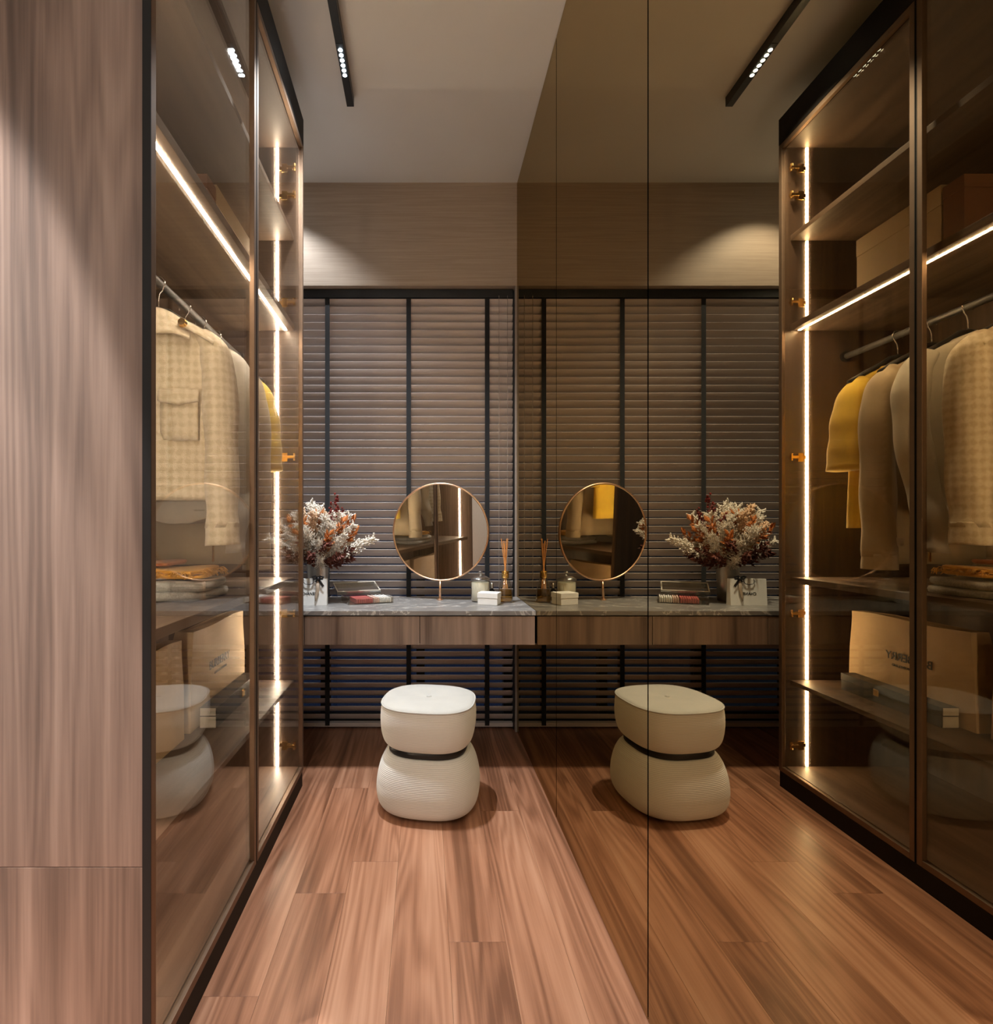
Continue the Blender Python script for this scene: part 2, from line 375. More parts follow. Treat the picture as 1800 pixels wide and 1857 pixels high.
# window behind the blind
wn = struct(MB().box(XL, XL+0.05, 3.28, 3.34, 0.0, 2.52).build('window_1', 'blackmetal'))
for x in (-0.62, -0.05, XM-0.05):
    MB().box(x, x+0.05, 3.28, 3.34, 0.0, 2.52, 0.003).build('mullion', 'blackmetal', wn)
for z in (0.0, 0.98, 2.44):
    MB().box(XL+0.05, XM, 3.285, 3.335, z, z+0.05, 0.003).build('transom', 'blackmetal', wn)
for xa, xb in ((XL+0.05, -0.62), (-0.57, -0.05), (0.0, XM-0.05)):
    for za, zb in ((0.05, 0.98), (1.03, 2.44)):
        MB().box(xa, xb, 3.306, 3.312, za, zb).build('pane', 'winglass', wn)
# white door with a dark lever behind the camera (seen in the round mirror)
dr = struct(MB().box(-1.10, -0.25, YR, YR+0.03, 0.0, 2.2, 0.003).build('door_1', 'white'))
MB().tube([(-0.34, YR+0.03, 1.05), (-0.34, YR+0.07, 1.05), (-0.36, YR+0.08, 1.05), (-0.46, YR+0.08, 1.05)], 0.010, 10).build('door_handle', 'blackmetal', dr, True)

# ------------------------------------------------------------------ lights and their fixtures
def track(x, ya, yb, modules, name, label, power, size, blend):
    t = thing(name, label, 'track light', (x, yb, ZC))
    MB().box(-0.016, 0.016, ya-yb, 0, -0.042, 0, 0.0015).build('track', 'blackmetal', t)
    for y in modules:
        md = MB().box(-0.0145, 0.0145, y-yb-0.09, y-yb+0.09, -0.0435, -0.041).build('light_module', 'blackmetal', t)
        for k in range(6):
            yy = y-yb+(k-2.5)*0.0245
            MB().lathe([(0.0075, -0.0425), (0.0085, -0.0445), (0.006, -0.0465), (0.001, -0.047)], (0, yy, 0), 14).build('led_lens', 'cell', md, True)
            lamp('spot_lamp', 'SPOT', (0, yy, -0.054), power/6, t, COOL, (0, 0, 0), spot_size=math.radians(size), spot_blend=blend, shadow_soft_size=0.006)
    return t
track(-0.335, -1.2, 2.487, [2.25], 'track_light', 'black ceiling track light above the aisle with six glowing cells', SPOT_W, 104, 1.0)
def downlight(x, y, power, size, blend, label):
    dl = thing('downlight', label, 'downlight', (x, y, ZC))
    MB().lathe([(0.040, 0.0), (0.042, -0.004), (0.030, -0.006), (0.028, -0.001)], n=28).build('trim_ring', 'blackmetal', dl, True)
    MB().lathe([(0.027, -0.001), (0.024, -0.003), (0.001, -0.0035)], n=20).build('lens', 'cell', dl, True)
    lamp('downlight_lamp', 'SPOT', (0, 0, -0.012), power, dl, COOL, (0, 0, 0), spot_size=math.radians(size), spot_blend=blend, shadow_soft_size=0.012)
downlight(-0.84, 2.80, DOWN_W, 112, 0.5, 'small round ceiling downlight over the end of the counter behind the wardrobe')
for y, cone, k, lb in ((0.79, 32, 1.0, 'round ceiling downlight closest to the outer walnut end of the wardrobe'), (0.68, 30, 0.8, 'round ceiling downlight between two others before the outer wardrobe end'), (0.55, 24, 1.1, 'round ceiling downlight farthest from the outer walnut end of the wardrobe')):
    downlight(-0.93, y, SIDE_W*k, cone, 0.18, lb)
pl = thing('fill_panel', 'unseen square fill light added on the ceiling behind the camera', 'fill light', (-0.3, -0.95, ZC))  # unseen fill, added to raise the ambient level of the room
MB().box(-0.32, 0.32, -0.32, 0.32, -0.02, 0, 0.002).build('frame', 'white', pl)
MB().box(-0.29, 0.29, -0.29, 0.29, -0.022, -0.0195).build('diffuser', 'fill_glow', pl)
lamp('fill_lamp', 'AREA', (0, 0, -0.03), FILL_W, pl, (1.0, 0.95, 0.88), size=0.56)

# ------------------------------------------------------------------ wardrobe
wd = thing('wardrobe', 'tall walnut wardrobe with bronze glass doors and lit shelves on the left', 'wardrobe', (0, 0, 0))
XC = -0.556      # carcass front
ZB, ZT = 0.095, 2.83
MB().box(WXB, XC, WY0, WY0+0.02, 0.0, 0.4795, 0.0008).build('side_panel', 'panel', wd)
MB().box(WXB, XC, WY0, WY0+0.02, 0.4805, 2.966, 0.0008).build('side_panel', 'panel', wd)
MB().box(WXB, XC, WY1-0.02, WY1, 0.0, 2.966, 0.0008).build('end_panel', 'carcass', wd)
MB().box(WXB, WXB+0.018, WY0+0.02, WY1-0.02, 0.07, 2.90).build('back_panel', 'carcass', wd)
MB().box(WXB+0.018, XC-0.005, WY0+0.02, WY1-0.02, ZT, ZT+0.025).build('top_panel', 'shelf', wd)
MB().box(WXB+0.018, XC-0.002, WY0+0.02, WY1-0.02, 0.07, ZB).build('bottom_panel', 'shelf', wd)
MB().box(WXB+0.018, XF-0.005, WY0+0.012, WY1, 0.0, 0.069, 0.001).build('plinth', 'black', wd)
MB().box(XC+0.001, XF, WY0+0.002, WY1, 2.850, 2.966, 0.001).build('header', 'black', wd)
MB().box(WXB+0.02, XC, WY0+0.02, WY1-0.02, 2.93, 2.966).build('roof_panel', 'black', wd)
def shelf(z, th, led=False):
    sh = MB().box(WXB+0.018, -0.578, WY0+0.021, WY1-0.021, z-th, z, 0.001).build('shelf', 'shelf', wd)
    if led: MB().box(-0.616, -0.606, WY0+0.03, WY1-0.03, z-th-0.002, z-th+0.001).build('light_strip', 'ledy', sh)
    return sh
shelf(2.44, 0.022); shelf(2.047, 0.027, True); shelf(0.932, 0.025); shelf(0.477, 0.018)
for y, s in ((WY1-0.02, -1), (WY0+0.02, 1)):
    for za, zb in ((ZB, 0.458), (0.478, 0.906), (0.933, 2.019), (2.048, 2.417), (2.441, ZT)):
        ya, yb = (y-0.004, y) if s < 0 else (y, y+0.004)
        MB().box(-0.656, -0.646, ya, yb, za+0.002, zb-0.002).build('light_strip', 'led' if s < 0 else 'led_dim', wd)
rl = MB().tube([(-0.82, WY0+0.022, 1.905), (-0.82, WY1-0.022, 1.905)], 0.0125, 16).build('hanging_rail', 'steel', wd, True)
for y in (WY0+0.026, WY1-0.026):
    MB().tube([(-0.82, y-0.005, 1.905), (-0.82, y+0.005, 1.905)], 0.024, 16).build('rail_bracket', 'blackmetal', rl, 'auto')
FW = 0.021; DZ0, DZ1 = 0.073, 2.848
for ya, yb, far in ((WY0, 1.7695, False), (1.7735, WY1-0.001, True)):
    f = MB()
    f.box(XC+0.0005, XF, ya, ya+FW, DZ0, DZ1, 0.0012); f.box(XC+0.0005, XF, yb-FW, yb, DZ0, DZ1, 0.0012)
    f.box(XC+0.0005, XF, ya+FW, yb-FW, DZ0, DZ0+FW, 0.0012); f.box(XC+0.0005, XF, ya+FW, yb-FW, DZ1-FW, DZ1, 0.0012)
    d = f.build('door', 'bronze', wd)
    MB().box(XC+0.002, XC+0.007, ya+FW-0.004, yb-FW+0.004, DZ0+FW-0.004, DZ1-FW+0.004).build('glass_pane', 'glass', d)
    MB().box(XC-0.0002, XF+0.0006, (yb-0.002) if not far else ya-0.0005, (yb+0.0005) if not far else ya+0.002, DZ0, DZ1).build('edge_seal', 'black', d)
    if far:
        for z in (2.73, 2.61, 2.14, 1.46, 0.775, 0.194):
            h = MB(); yy = WY1-0.022
            h.box(-0.640, -0.590, yy-0.010, yy-0.001, z-0.008, z+0.008, 0.002)
            h.box(-0.628, -0.602, yy-0.016, yy-0.001, z-0.020, z+0.018, 0.002)
            h.box(-0.604, -0.566, yy-0.024, yy-0.006, z-0.007, z+0.006, 0.003)
            h.tube([(-0.572, yy-0.016, z-0.016), (-0.572, yy-0.016, z+0.016)], 0.006, 10)
            h.build('hinge', 'gold', d)
MB().box(XC-0.0005, XF+0.0004, WY0-0.0015, WY0+0.0005, 0.0, 2.966).build('edge_strip', 'black', wd)

# ------------------------------------------------------------------ clothes
RX, RZ = -0.82, 1.905
def hanger(y, label, half=0.19):
    t = thing('clothes_hanger', label, 'hanger', (RX, y, RZ), 0, 'hangers on the wardrobe rail')
    pts = [(-0.018, 0, -0.012)]+[(0.0195*math.cos(a), 0, 0.0195*math.sin(a)) for a in [PI*(1.08-1.28*k/12) for k in range(13)]]
    pts += [(0.012, 0, -0.022), (0.003, 0, -0.034), (0.0, 0, -0.05), (0, 0, -0.085)]
    MB().tube(pts, 0.0022, 8).build('hook', 'chrome', t, True)
    bp = [(-half, 0, -0.185), (-half*0.7, 0, -0.150), (-half*0.35, 0, -0.115), (-0.03, 0, -0.09), (0, 0, -0.085), (0.03, 0, -0.09), (half*0.35, 0, -0.115), (half*0.7, 0, -0.150), (half, 0, -0.185)]
    MB().tube(bp, [0.010]*9, 10, ry=[0.012]*9).build('hanger_arm', 'hanger', t, True)
    return t
def garment_body(y, prof, folds=0.006, kx=38, ph=0.0, sup=2.6, n=64, tail=0.0):
    """closed lofted trunk: prof = (z, half width, half thickness)"""
    rings = []
    P = []
    for i in range(len(prof)-1):
        m_ = 5
        for k in range(m_):
            u = k/m_; P.append(tuple(prof[i][q]*(1-u)+prof[i+1][q]*u for q in range(3)))
    P.append(prof[-1])
    zt, zb = P[0][0], P[-1][0]
    for z, a, t_ in P:
        d = min(1, max(0, (zt-0.1-z)/(zt-zb)))
        ring = []
        for (x, yy, zz) in sring(RX, y, z, a, t_, n, sup):
            q = x-RX
            ring.append((x, yy+folds*d*(math.sin(kx*q+ph+z*3)+0.5*math.sin(kx*2.3*q-z*7+ph)), zz+0.002*math.sin(kx*q)*d+tail*((q/a)**2-0.6)*max(0, 1-(z-zb)/0.12)))
        rings.append(ring)
    return MB().loft(rings)
def sleeve(y, side, pts, rx, ry, wr=0.004, ph=0.0, n=28):
    """pts = (dx, z, dy) from the rail axis outwards; side -1/+1"""
    P = []
    for i in range(len(pts)-1):
        for k in range(6):
            u = k/6; P.append((tuple(pts[i][q]*(1-u)+pts[i+1][q]*u for q in range(3)), rx[i]*(1-u)+rx[i+1]*u, ry[i]*(1-u)+ry[i+1]*u))
    P.append((pts[-1], rx[-1], ry[-1]))
    # smooth the path
    C = [Vector((RX+side*p[0][0], y+p[0][2], p[0][1])) for p in P]
    for _ in range(3): C = [C[0]]+[(C[i-1]+C[i]*2+C[i+1])/4 for i in range(1, len(C)-1)]+[C[-1]]
    rings = []
    for i, c in enumerate(C):
        t = (C[min(i+1, len(C)-1)]-C[max(i-1, 0)]).normalized(); nrm = Vector((t.z, 0, -t.x)).normalized()*(-1); bn = Vector((0, 1, 0))
        s_ = i/len(C); w_ = wr*math.sin(s_*26+ph)*(0.3+s_)
        rings.append([c+nrm*((P[i][1]+w_)*math.cos(q))+bn*((P[i][2]+w_*0.6)*math.sin(q)+0.002*math.sin(5*q+i*0.4)) for q in [2*PI*j/n for j in range(n)]])
    mb = MB().loft(rings)
    return mb

# tweed jacket
YJ = 1.70
t = thing('jacket', 'cream checked tweed jacket with gold shoulder button, nearest on the rail', 'jacket', (0, 0, 0))
garment_body(YJ, [(1.785, 0.060, 0.050), (1.770, 0.095, 0.058), (1.750, 0.135, 0.060), (1.728, 0.168, 0.058), (1.695, 0.186, 0.056), (1.60, 0.182, 0.062), (1.45, 0.178, 0.066), (1.28, 0.182, 0.068), (1.275, 0.185, 0.070), (1.235, 0.185, 0.070)], 0.004, 26).build('body', 'tweed', t, True)
for sd in (-1, 1):
    sleeve(YJ, sd, [(0.135, 1.735, 0), (0.172, 1.700, -0.002), (0.190, 1.62, -0.006), (0.200, 1.45, -0.016), (0.208, 1.25, -0.032), (0.212, 1.150, -0.042)],
           [0.030, 0.042, 0.050, 0.050, 0.047, 0.045], [0.045, 0.058, 0.064, 0.062, 0.056, 0.052], 0.003, 1.1).build('sleeve', 'tweed', t, True)
    sleeve(YJ, sd, [(0.211, 1.165, -0.040), (0.213, 1.135, -0.044), (0.215, 1.098, -0.047)], [0.047, 0.048, 0.049], [0.054, 0.055, 0.055], 0.0).build('cuff', 'tweed', t, True)
    # folded collar leaf
    def cl(u, v, sd=sd):
        x = sd*(0.010+0.085*u+0.035*v*u); z = 1.812-0.040*u-0.095*v*(1-0.30*u)+0.012*math.sin(PI*u); yy = -0.050-0.034*v+0.05*u*(1-v)
        return (RX+x, YJ+yy, z)
    MB().grid(cl, 10, 8, (0, 0.007, -0.002)).build('collar', 'tweed', t, True)
    # epaulette and its button
    def ep(u, v, sd=sd):
        x = 0.085+0.105*u; z = 1.775-0.058*u**1.15+0.006; return (RX+sd*x, YJ-0.052-0.004+0.04*v-0.006*math.sin(PI*v)*0, z+0.004*math.sin(PI*v)-(1-v)*0.028)
    MB().grid(ep, 10, 5, (0, -0.006, 0.003)).build('epaulette', 'tweed', t, True)
    MB().tube([(RX+sd*0.102, YJ-0.062, 1.757), (RX+sd*0.102, YJ-0.073, 1.759)], [0.0135, 0.011], 16).build('button', 'gold', t, 'auto')
    # chest pocket and flap
    xp = sd*0.092
    def pk(u, v, xp=xp): return (RX+xp-0.055+0.11*u, YJ-0.0665-0.004*math.sin(PI*u)-0.003*math.sin(PI*v), 1.535-0.125*v)
    MB().grid(pk, 8, 8, (0, 0.012, 0)).build('pocket', 'tweed', t, True)
    def fp(u, v, xp=xp): return (RX+xp-0.060+0.12*u, YJ-0.0735-0.006*math.sin(PI*u)-0.004*v, 1.560-v*(0.036+0.014*(1-abs(2*u-1))))
    MB().grid(fp, 12, 5, (0, 0.012, 0)).build('pocket_flap', 'tweed', t, True)
hanger(YJ, 'black hanger with chrome hook carrying the cream tweed jacket')

# pale shirt
YS = 1.885
t = thing('shirt', 'pale grey long-sleeved shirt hanging right behind the tweed jacket', 'shirt', (0, 0, 0))
garment_body(YS, [(1.790, 0.055, 0.045), (1.772, 0.095, 0.05), (1.745, 0.145, 0.05), (1.715, 0.180, 0.046), (1.68, 0.190, 0.046), (1.5, 0.182, 0.052), (1.3, 0.186, 0.055), (1.205, 0.186, 0.055)], 0.008, 30, 1.0, tail=0.07).build('body', 'shirt', t, True)
for sd in (-1, 1):
    sleeve(YS, sd, [(0.140, 1.738, 0), (0.180, 1.695, 0.0), (0.205, 1.60, -0.006), (0.210, 1.45, -0.020), (0.198, 1.28, -0.048), (0.205, 1.17, -0.085), (0.212, 1.07, -0.115)], [0.028, 0.042, 0.048, 0.048, 0.045, 0.040, 0.028], [0.042, 0.052, 0.054, 0.052, 0.048, 0.042, 0.032], 0.004, 0.4).build('sleeve', 'shirt', t, True)
    def cl2(u, v, sd=sd): return (RX+sd*(0.008+0.075*u), YS-0.042-0.012*v+0.04*u*(1-v), 1.812-0.03*u-0.06*v)
    MB().grid(cl2, 8, 5, (0, 0.004, 0)).build('collar', 'shirt', t, True)
for k in range(6): MB().tube([(RX, YS-0.053, 1.70-k*0.08), (RX, YS-0.060, 1.70-k*0.08)], 0.005, 10).build('button', 'paperwhite', t)
hanger(YS, 'black hanger with chrome hook carrying the pale grey shirt')

# beige coat with zip
YC = 2.02
t = thing('coat', 'long beige coat with a brass zip, hanging between shirt and yellow top', 'coat', (0, 0, 0))
garment_body(YC, [(1.780, 0.055, 0.045), (1.762, 0.10, 0.05), (1.735, 0.148, 0.05), (1.705, 0.180, 0.048), (1.66, 0.186, 0.046), (1.5, 0.180, 0.050), (1.25, 0.186, 0.056), (1.02, 0.188, 0.06)], 0.007, 24, 2.0).build('body', 'coat', t, True)
for sd in (-1, 1):
    sleeve(YC, sd, [(0.140, 1.728, 0), (0.180, 1.680, 0.0), (0.204, 1.58, -0.004), (0.210, 1.4, -0.012), (0.213, 1.2, -0.02), (0.213, 1.045, -0.026)], [0.028, 0.042, 0.048, 0.049, 0.047, 0.046], [0.042, 0.054, 0.060, 0.060, 0.057, 0.055], 0.003, 2.0).build('sleeve', 'coat', t, True)
    sleeve(YC, sd, [(0.213, 1.055, -0.026), (0.213, 1.03, -0.026), (0.213, 1.0, -0.026)], [0.048, 0.049, 0.049], [0.058, 0.058, 0.058], 0.0).build('cuff', 'coat', t, True)
    def cl3(u, v, sd=sd): return (RX+sd*(0.008+0.08*u), YC-0.042-0.012*v+0.045*u*(1-v), 1.805-0.03*u-0.065*v)
    MB().grid(cl3, 8, 5, (0, 0.006, 0)).build('collar', 'coat', t, True)
MB().box(RX+0.07, RX+0.076, YC-0.075, YC-0.07, 1.03, 1.24).build('zip', 'gold', t)
MB().box(RX+0.165, RX+0.190, YC-0.071, YC-0.068, 1.085, 1.115).build('cloth_tag', 'label', t)
hanger(YC, 'black hanger with chrome hook carrying the long beige coat')

# yellow t-shirt
YT = 2.165
t = thing('t_shirt', 'yellow short-sleeved top at the far end of the rail', 't-shirt', (0, 0, 0))
garment_body(YT, [(1.775, 0.07, 0.040), (1.758, 0.11, 0.048), (1.73, 0.155, 0.048), (1.70, 0.180, 0.046), (1.64, 0.186, 0.046), (1.4, 0.182, 0.05), (1.15, 0.186, 0.055)], 0.007, 24, 0.4).build('body', 'yellow', t, True)
for sd in (-1, 1):
    sleeve(YT, sd, [(0.140, 1.725, 0), (0.180, 1.675, 0), (0.203, 1.58, -0.004), (0.212, 1.48, -0.008), (0.219, 1.375, -0.012)],
           [0.028, 0.040, 0.045, 0.044, 0.043], [0.045, 0.056, 0.066, 0.074, 0.080], 0.002, 0.2).build('sleeve', 'yellow', t, True)
MB().tube([(RX+0.072*math.cos(a), YT+0.042*math.sin(a), 1.776) for a in [2*PI*k/24 for k in range(25)]], 0.006, 8, False).build('neckband', 'yellow', t, True)
hanger(YT, 'black hanger with chrome hook carrying the yellow top')

# ------------------------------------------------------------------ shelf contents
def folded(name, m, x0, x1, y0, y1, z0, layers, th, label, cat, seed, fringe=False):
    """folded textile: stacked soft layers joined at a rounded fold"""
    rnd = random.Random(seed); t = thing(name, label, cat, ((x0+x1)/2, (y0+y1)/2, z0))
    hx, hy = (x1-x0)/2, (y1-y0)/2
    for k in range(layers):
        rings = []
        n = 48; zz = k*th
        for (s_, dz) in ((0.94, 0.0), (0.985, th*0.15), (1.0, th*0.5), (0.985, th*0.85), (0.94, th*0.98), (0.6, th*1.06), (0.2, th*1.1)):
            r_ = sring(0, 0, 0, hx*s_*(1-0.02*k), hy*s_*(1-0.03*k), n, 6.0)
            rings.append([(x+0.006*math.sin(y*22+k*2+seed), y+0.005*math.sin(x*25+k), max(0.0005, zz+dz+(0.004*math.sin(x*21+y*13+seed+k)*(1 if dz > 0 else 0.0)))) for x, y, _ in rings[-1:] and r_ or r_])
        MB().loft(rings).build('layer', m, t, True)
    if fringe:
        fr = MB()
        for q in range(46):
            u = rnd.random(); x = hx*(0.96+0.02*rnd.random()); y = (u*2-1)*hy*0.95; z = th*layers*(0.3+0.6*rnd.random())
            fr.tube([(x, y, z), (x+0.012, y+0.004*rnd.uniform(-1, 1), z+0.002), (x+0.02, y+0.01*rnd.uniform(-1, 1), max(0.001, z-0.008))], 0.0013, 5)
            x = (u*2-1)*hx*0.95; y = -hy*(0.96+0.02*rnd.random())
            fr.tube([(x, y, z), (x+0.003*rnd.uniform(-1, 1), y-0.012, z+0.002), (x+0.01*rnd.uniform(-1, 1), y-0.02, max(0.001, z-0.01))], 0.0013, 5)
        o = fr.build('fringe', m, t, True); o['kind'] = 'stuff'
    return t
folded('folded_sweater', 'greywool', -0.98, -0.655, 1.60, 1.90, 0.9325, 2, 0.027, 'folded grey wool sweater on the middle shelf under the mustard scarf', 'sweater', 1)
folded('folded_scarf', 'mustard', -0.96, -0.675, 1.64, 1.86, 0.9955, 2, 0.014, 'mustard fringed scarf folded on top of the grey sweater', 'scarf', 3, True)
folded('folded_shawl', 'rust', -1.02, -0.79, 1.70, 1.86, 1.0295, 1, 0.012, 'rust brown shawl lying at the back on the mustard scarf', 'shawl', 5)

def paper_bag(y0, y1, x_front, x_back, z0, h, label, cat, m, lean=0.0, words=None):
    t = thing('paper_bag', label, cat, (x_front, (y0+y1)/2, z0))
    L_ = (y1-y0)/2; D = x_front-x_back; rings = []
    for k in range(13):
        u = k/12; s_ = 1-0.06*u; dd = D*(1-0.6*u)
        cx = -dd/2-lean*u
        ring = []
        for (a, b_) in [(1, -1+2*q/16) for q in range(17)]+[(0.0, 1.0)]+[(-1, 1-2*q/16) for q in range(17)]+[(0.0, -1.0)]:
            x = cx+a*dd/2+0.0035*math.sin(b_*5+u*7)*u*a; y = b_*L_*s_
            if a == 0: x = cx-0.012*u
            ring.append((x, y, u*h+0.004*math.sin(b_*4)*u))
        rings.append(ring)
    MB().loft(rings).build('bag_body', m, t)
    if words:
        for (s_, txt, dz, sz) in words:
            mtx = Matrix.Translation((0.0022, s_, dz)) @ Matrix(((0, 0, 1, 0), (1, 0, 0, 0), (0, 1, 0, 0), (0, 0, 0, 1)))
            # follow the leaning front face
            xo = -lean*(dz/h)+0.0005
            mtx = Matrix.Translation((xo, 0, 0)) @ mtx @ Matrix.Rotation(0, 4, 'X')
            text_part('lettering', txt, sz, mtx, 'ink', t, 'black printed lettering')
    return t
paper_bag(1.80, 2.345, -0.765, -0.90, 0.4775, 0.325, 'beige paper carrier with black lettering behind the long dark box', 'bag', 'kraft', 0.0, [(-0.02, 'BURBERRY', 0.180, 0.042), (-0.01, 'LONDON ENGLAND', 0.146, 0.013)])
paper_bag(1.30, 1.755, -0.765, -0.89, 0.4775, 0.32, 'plain tan paper carrier on the lower shelf nearest the camera', 'bag', 'kraft')

def lid_box(name, x0, x1, y0, y1, z0, z1, seam, label, cat, m, extra=None):
    t = thing(name, label, cat, ((x0+x1)/2, (y0+y1)/2, z0)); ox, oy = (x0+x1)/2, (y0+y1)/2
    MB().box(x0-ox+0.0012, x1-ox-0.0012, y0-oy+0.0012, y1-oy-0.0012, 0, seam-0.001, 0.0012).build('box_base', m, t)
    MB().box(x0-ox, x1-ox, y0-oy, y1-oy, seam, z1-z0, 0.0015).build('lid', m, t)
    return t
t = lid_box('presentation_box', -0.756, -0.698, 1.85, 2.30, 0.4775, 0.546, 0.040, 'long dark lidded box with gold clasp in front of the lettered bag', 'box', 'darkbox')
MB().box(-0.026, 0.026, -0.2265, -0.2248, 0.0015, 0.0385).build('end_label', 'label', t); MB().box(-0.026, 0.026, -0.2272, -0.225, 0.042, 0.067).build('end_label', 'label', t)
MB().box(0.028, 0.033, 0.03, 0.055, 0.026, 0.052, 0.002).build('clasp', 'gold', t)
lid_box('storage_carton', -0.98, -0.70, 1.855, 2.22, 2.0475, 2.305, 0.19, 'large cream carton on the lit upper shelf', 'box', 'card')
lid_box('storage_carton', -0.95, -0.70, 1.775, 1.850, 2.0475, 2.290, 0.20, 'slim brown carton standing beside the large cream carton', 'box', 'cardbrown')

# ------------------------------------------------------------------ blind
bl = thing('venetian_blind', 'full height taupe venetian blind with black ladder tapes behind the counter', 'blind', (0, 3.17, 0))
BX0, BX1 = XL+0.005, 0.503
tilt = math.radians(48); SW = 0.025; pitch = 0.0448
sl = MB()
prof = []
for k in range(7):
    u = -1+2*k/6; prof.append((u*SW, 0.0022*(1-u*u)))
lo = [(a, b_-0.0022) for a, b_ in prof]
loop = prof+lo[::-1]
def sp(a, b_):   # room edge (negative a) sits high
    return (a*math.cos(tilt)-b_*math.sin(tilt), -a*math.sin(tilt)-b_*math.cos(tilt))
for ya, yb in zip(loop, loop[1:]+loop[:1]):
    p, q = sp(*ya), sp(*yb); sl.add([(BX0, p[0], p[1]), (BX1, p[0], p[1]), (BX1, q[0], q[1]), (BX0, q[0], q[1])], [(0, 1, 2, 3)])
for x in (BX0, BX1): sl.add([(x, *sp(*p)) for p in loop], [tuple(range(len(loop)))])
first = sl.build('slat', 'blind', bl, False); first.location = (0, 0, 0.065)
k = 1
while 0.065+k*pitch < 2.455:
    o = first.copy(); COL.objects.link(o); o.parent = bl; o.location = (0, 0, 0.065+k*pitch); k += 1
MB().box(BX0, BX1, -0.03, 0.03, 2.462, 2.508, 0.002).build('headrail', 'blackmetal', bl)
MB().box(BX0, BX1, -0.02, 0.02, 0.012, 0.034, 0.003).build('bottom_rail', 'blind', bl)
for x in (-1.015, -0.556, -0.092, 0.356):
    MB().box(x-0.013, x+0.013, -0.022, -0.0208, 0.02, 2.49).build('ladder_tape', 'tape', bl)
    MB().box(x-0.013, x+0.013, 0.0208, 0.022, 0.02, 2.49).build('ladder_tape', 'tape', bl)
for x, zb in ((0.422, 0.80), (0.470, 0.90)):
    MB().tube([(x, -0.034, 2.47), (x, -0.034, zb)], 0.0014, 6).build('pull_cord', 'post', bl)
MB().box(0.504, 0.5075, -0.03, 0.03, 0.0, 2.5).build('side_strip', 'blackmetal', bl)

# ------------------------------------------------------------------ vanity
ZV = 0.763
vc = tag(MB().box(XL+0.002, XM-0.001, 2.564, 3.09, ZV-0.021, ZV, 0.0012).build('vanity_counter', 'stone'), 'grey marble counter with fine white veins below the blind', 'counter')
du = thing('drawer_unit', 'wall-hung walnut drawer unit under the grey marble counter', 'drawers', (0, 2.58, 0.60))
MB().box(XL+0.003, XM-0.004, 0.004, 0.46, 0.008, 0.1415).build('carcass', 'black', du)
for xa, xb in ((-0.559, -0.0245), (-0.0215, 0.512)):
    MB().box(xa, xb, -0.014, 0.004, 0.005, 0.137, 0.0008).build('drawer_front', 'drawer', du)
MB().box(XL+0.003, -0.562, -0.014, 0.004, 0.005, 0.137, 0.0008).build('filler_panel', 'drawer', du)

# round mirror
rm = thing('round_mirror', 'round copper-rimmed table mirror on a thin stem on the counter', 'mirror', (0.081, 2.95, ZV), -0.248)
CZ, CR = 1.127-ZV, 0.257
MT = []
MT.append(MB().loft([[(CR*math.cos(a), yy, CR*math.sin(a)) for a in [2*PI*k/72 for k in range(72)]] for yy in (-0.004, 0.004)]).build('mirror_glass', 'silver', rm))
MT.append(MB().tube([((CR+0.002)*math.cos(a), 0, (CR+0.002)*math.sin(a)) for a in [2*PI*k/72 for k in range(73)]], 0.0055, 10, False, ry=0.009).build('rim', 'copper', rm, True))
MT.append(MB().loft([[(CR*math.cos(a)*0.998, yy, CR*math.sin(a)*0.998) for a in [2*PI*k/72 for k in range(72)]] for yy in (0.0045, 0.008)]).build('back_plate', 'copper', rm))
for o in MT: o.location = (0, 0, CZ); o.rotation_euler = (0.036, 0, 0)     # glass tipped slightly down
MB().tube([(0, 0, 0.006), (0, 0.009, CZ-CR)], 0.0065, 12).build('stem', 'copper', rm, True)
MB().lathe([(0.016, 0.0002), (0.016, 0.005), (0.006, 0.012)], n=24).build('foot', 'copper', rm, 'auto')

# reed diffuser
rd = thing('reed_diffuser', 'amber reed diffuser bottle with gold collar nearest the mirror wall', 'diffuser', (0.4185, 2.867, ZV))
MB().lathe([(0.034, 0.0005), (0.0375, 0.004), (0.037, 0.03), (0.033, 0.07), (0.024, 0.105), (0.0175, 0.120), (0.0165, 0.128)], n=32, sup=3.0).build('bottle', 'clear', rd, True)
MB().lathe([(0.032, 0.004), (0.0345, 0.008), (0.034, 0.03), (0.0305, 0.064), (0.0302, 0.066)], n=32, sup=3.0).build('liquid', 'amber', rd, True)
MB().lathe([(0.0175, 0.126), (0.0185, 0.128), (0.0185, 0.160), (0.0175, 0.1625)], n=24).build('collar', 'gold', rd, 'auto')
for q in range(9):
    a = 2*PI*q/9+0.3; r1 = 0.009+0.02*((q*7) % 5)/5
    MB().tube([(-0.012*math.cos(a), -0.012*math.sin(a), 0.07), (r1*math.cos(a), r1*math.sin(a)*0.7, 0.318+0.014*math.sin(q*2.1))], 0.0021, 6).build('reed', 'reed', rd)

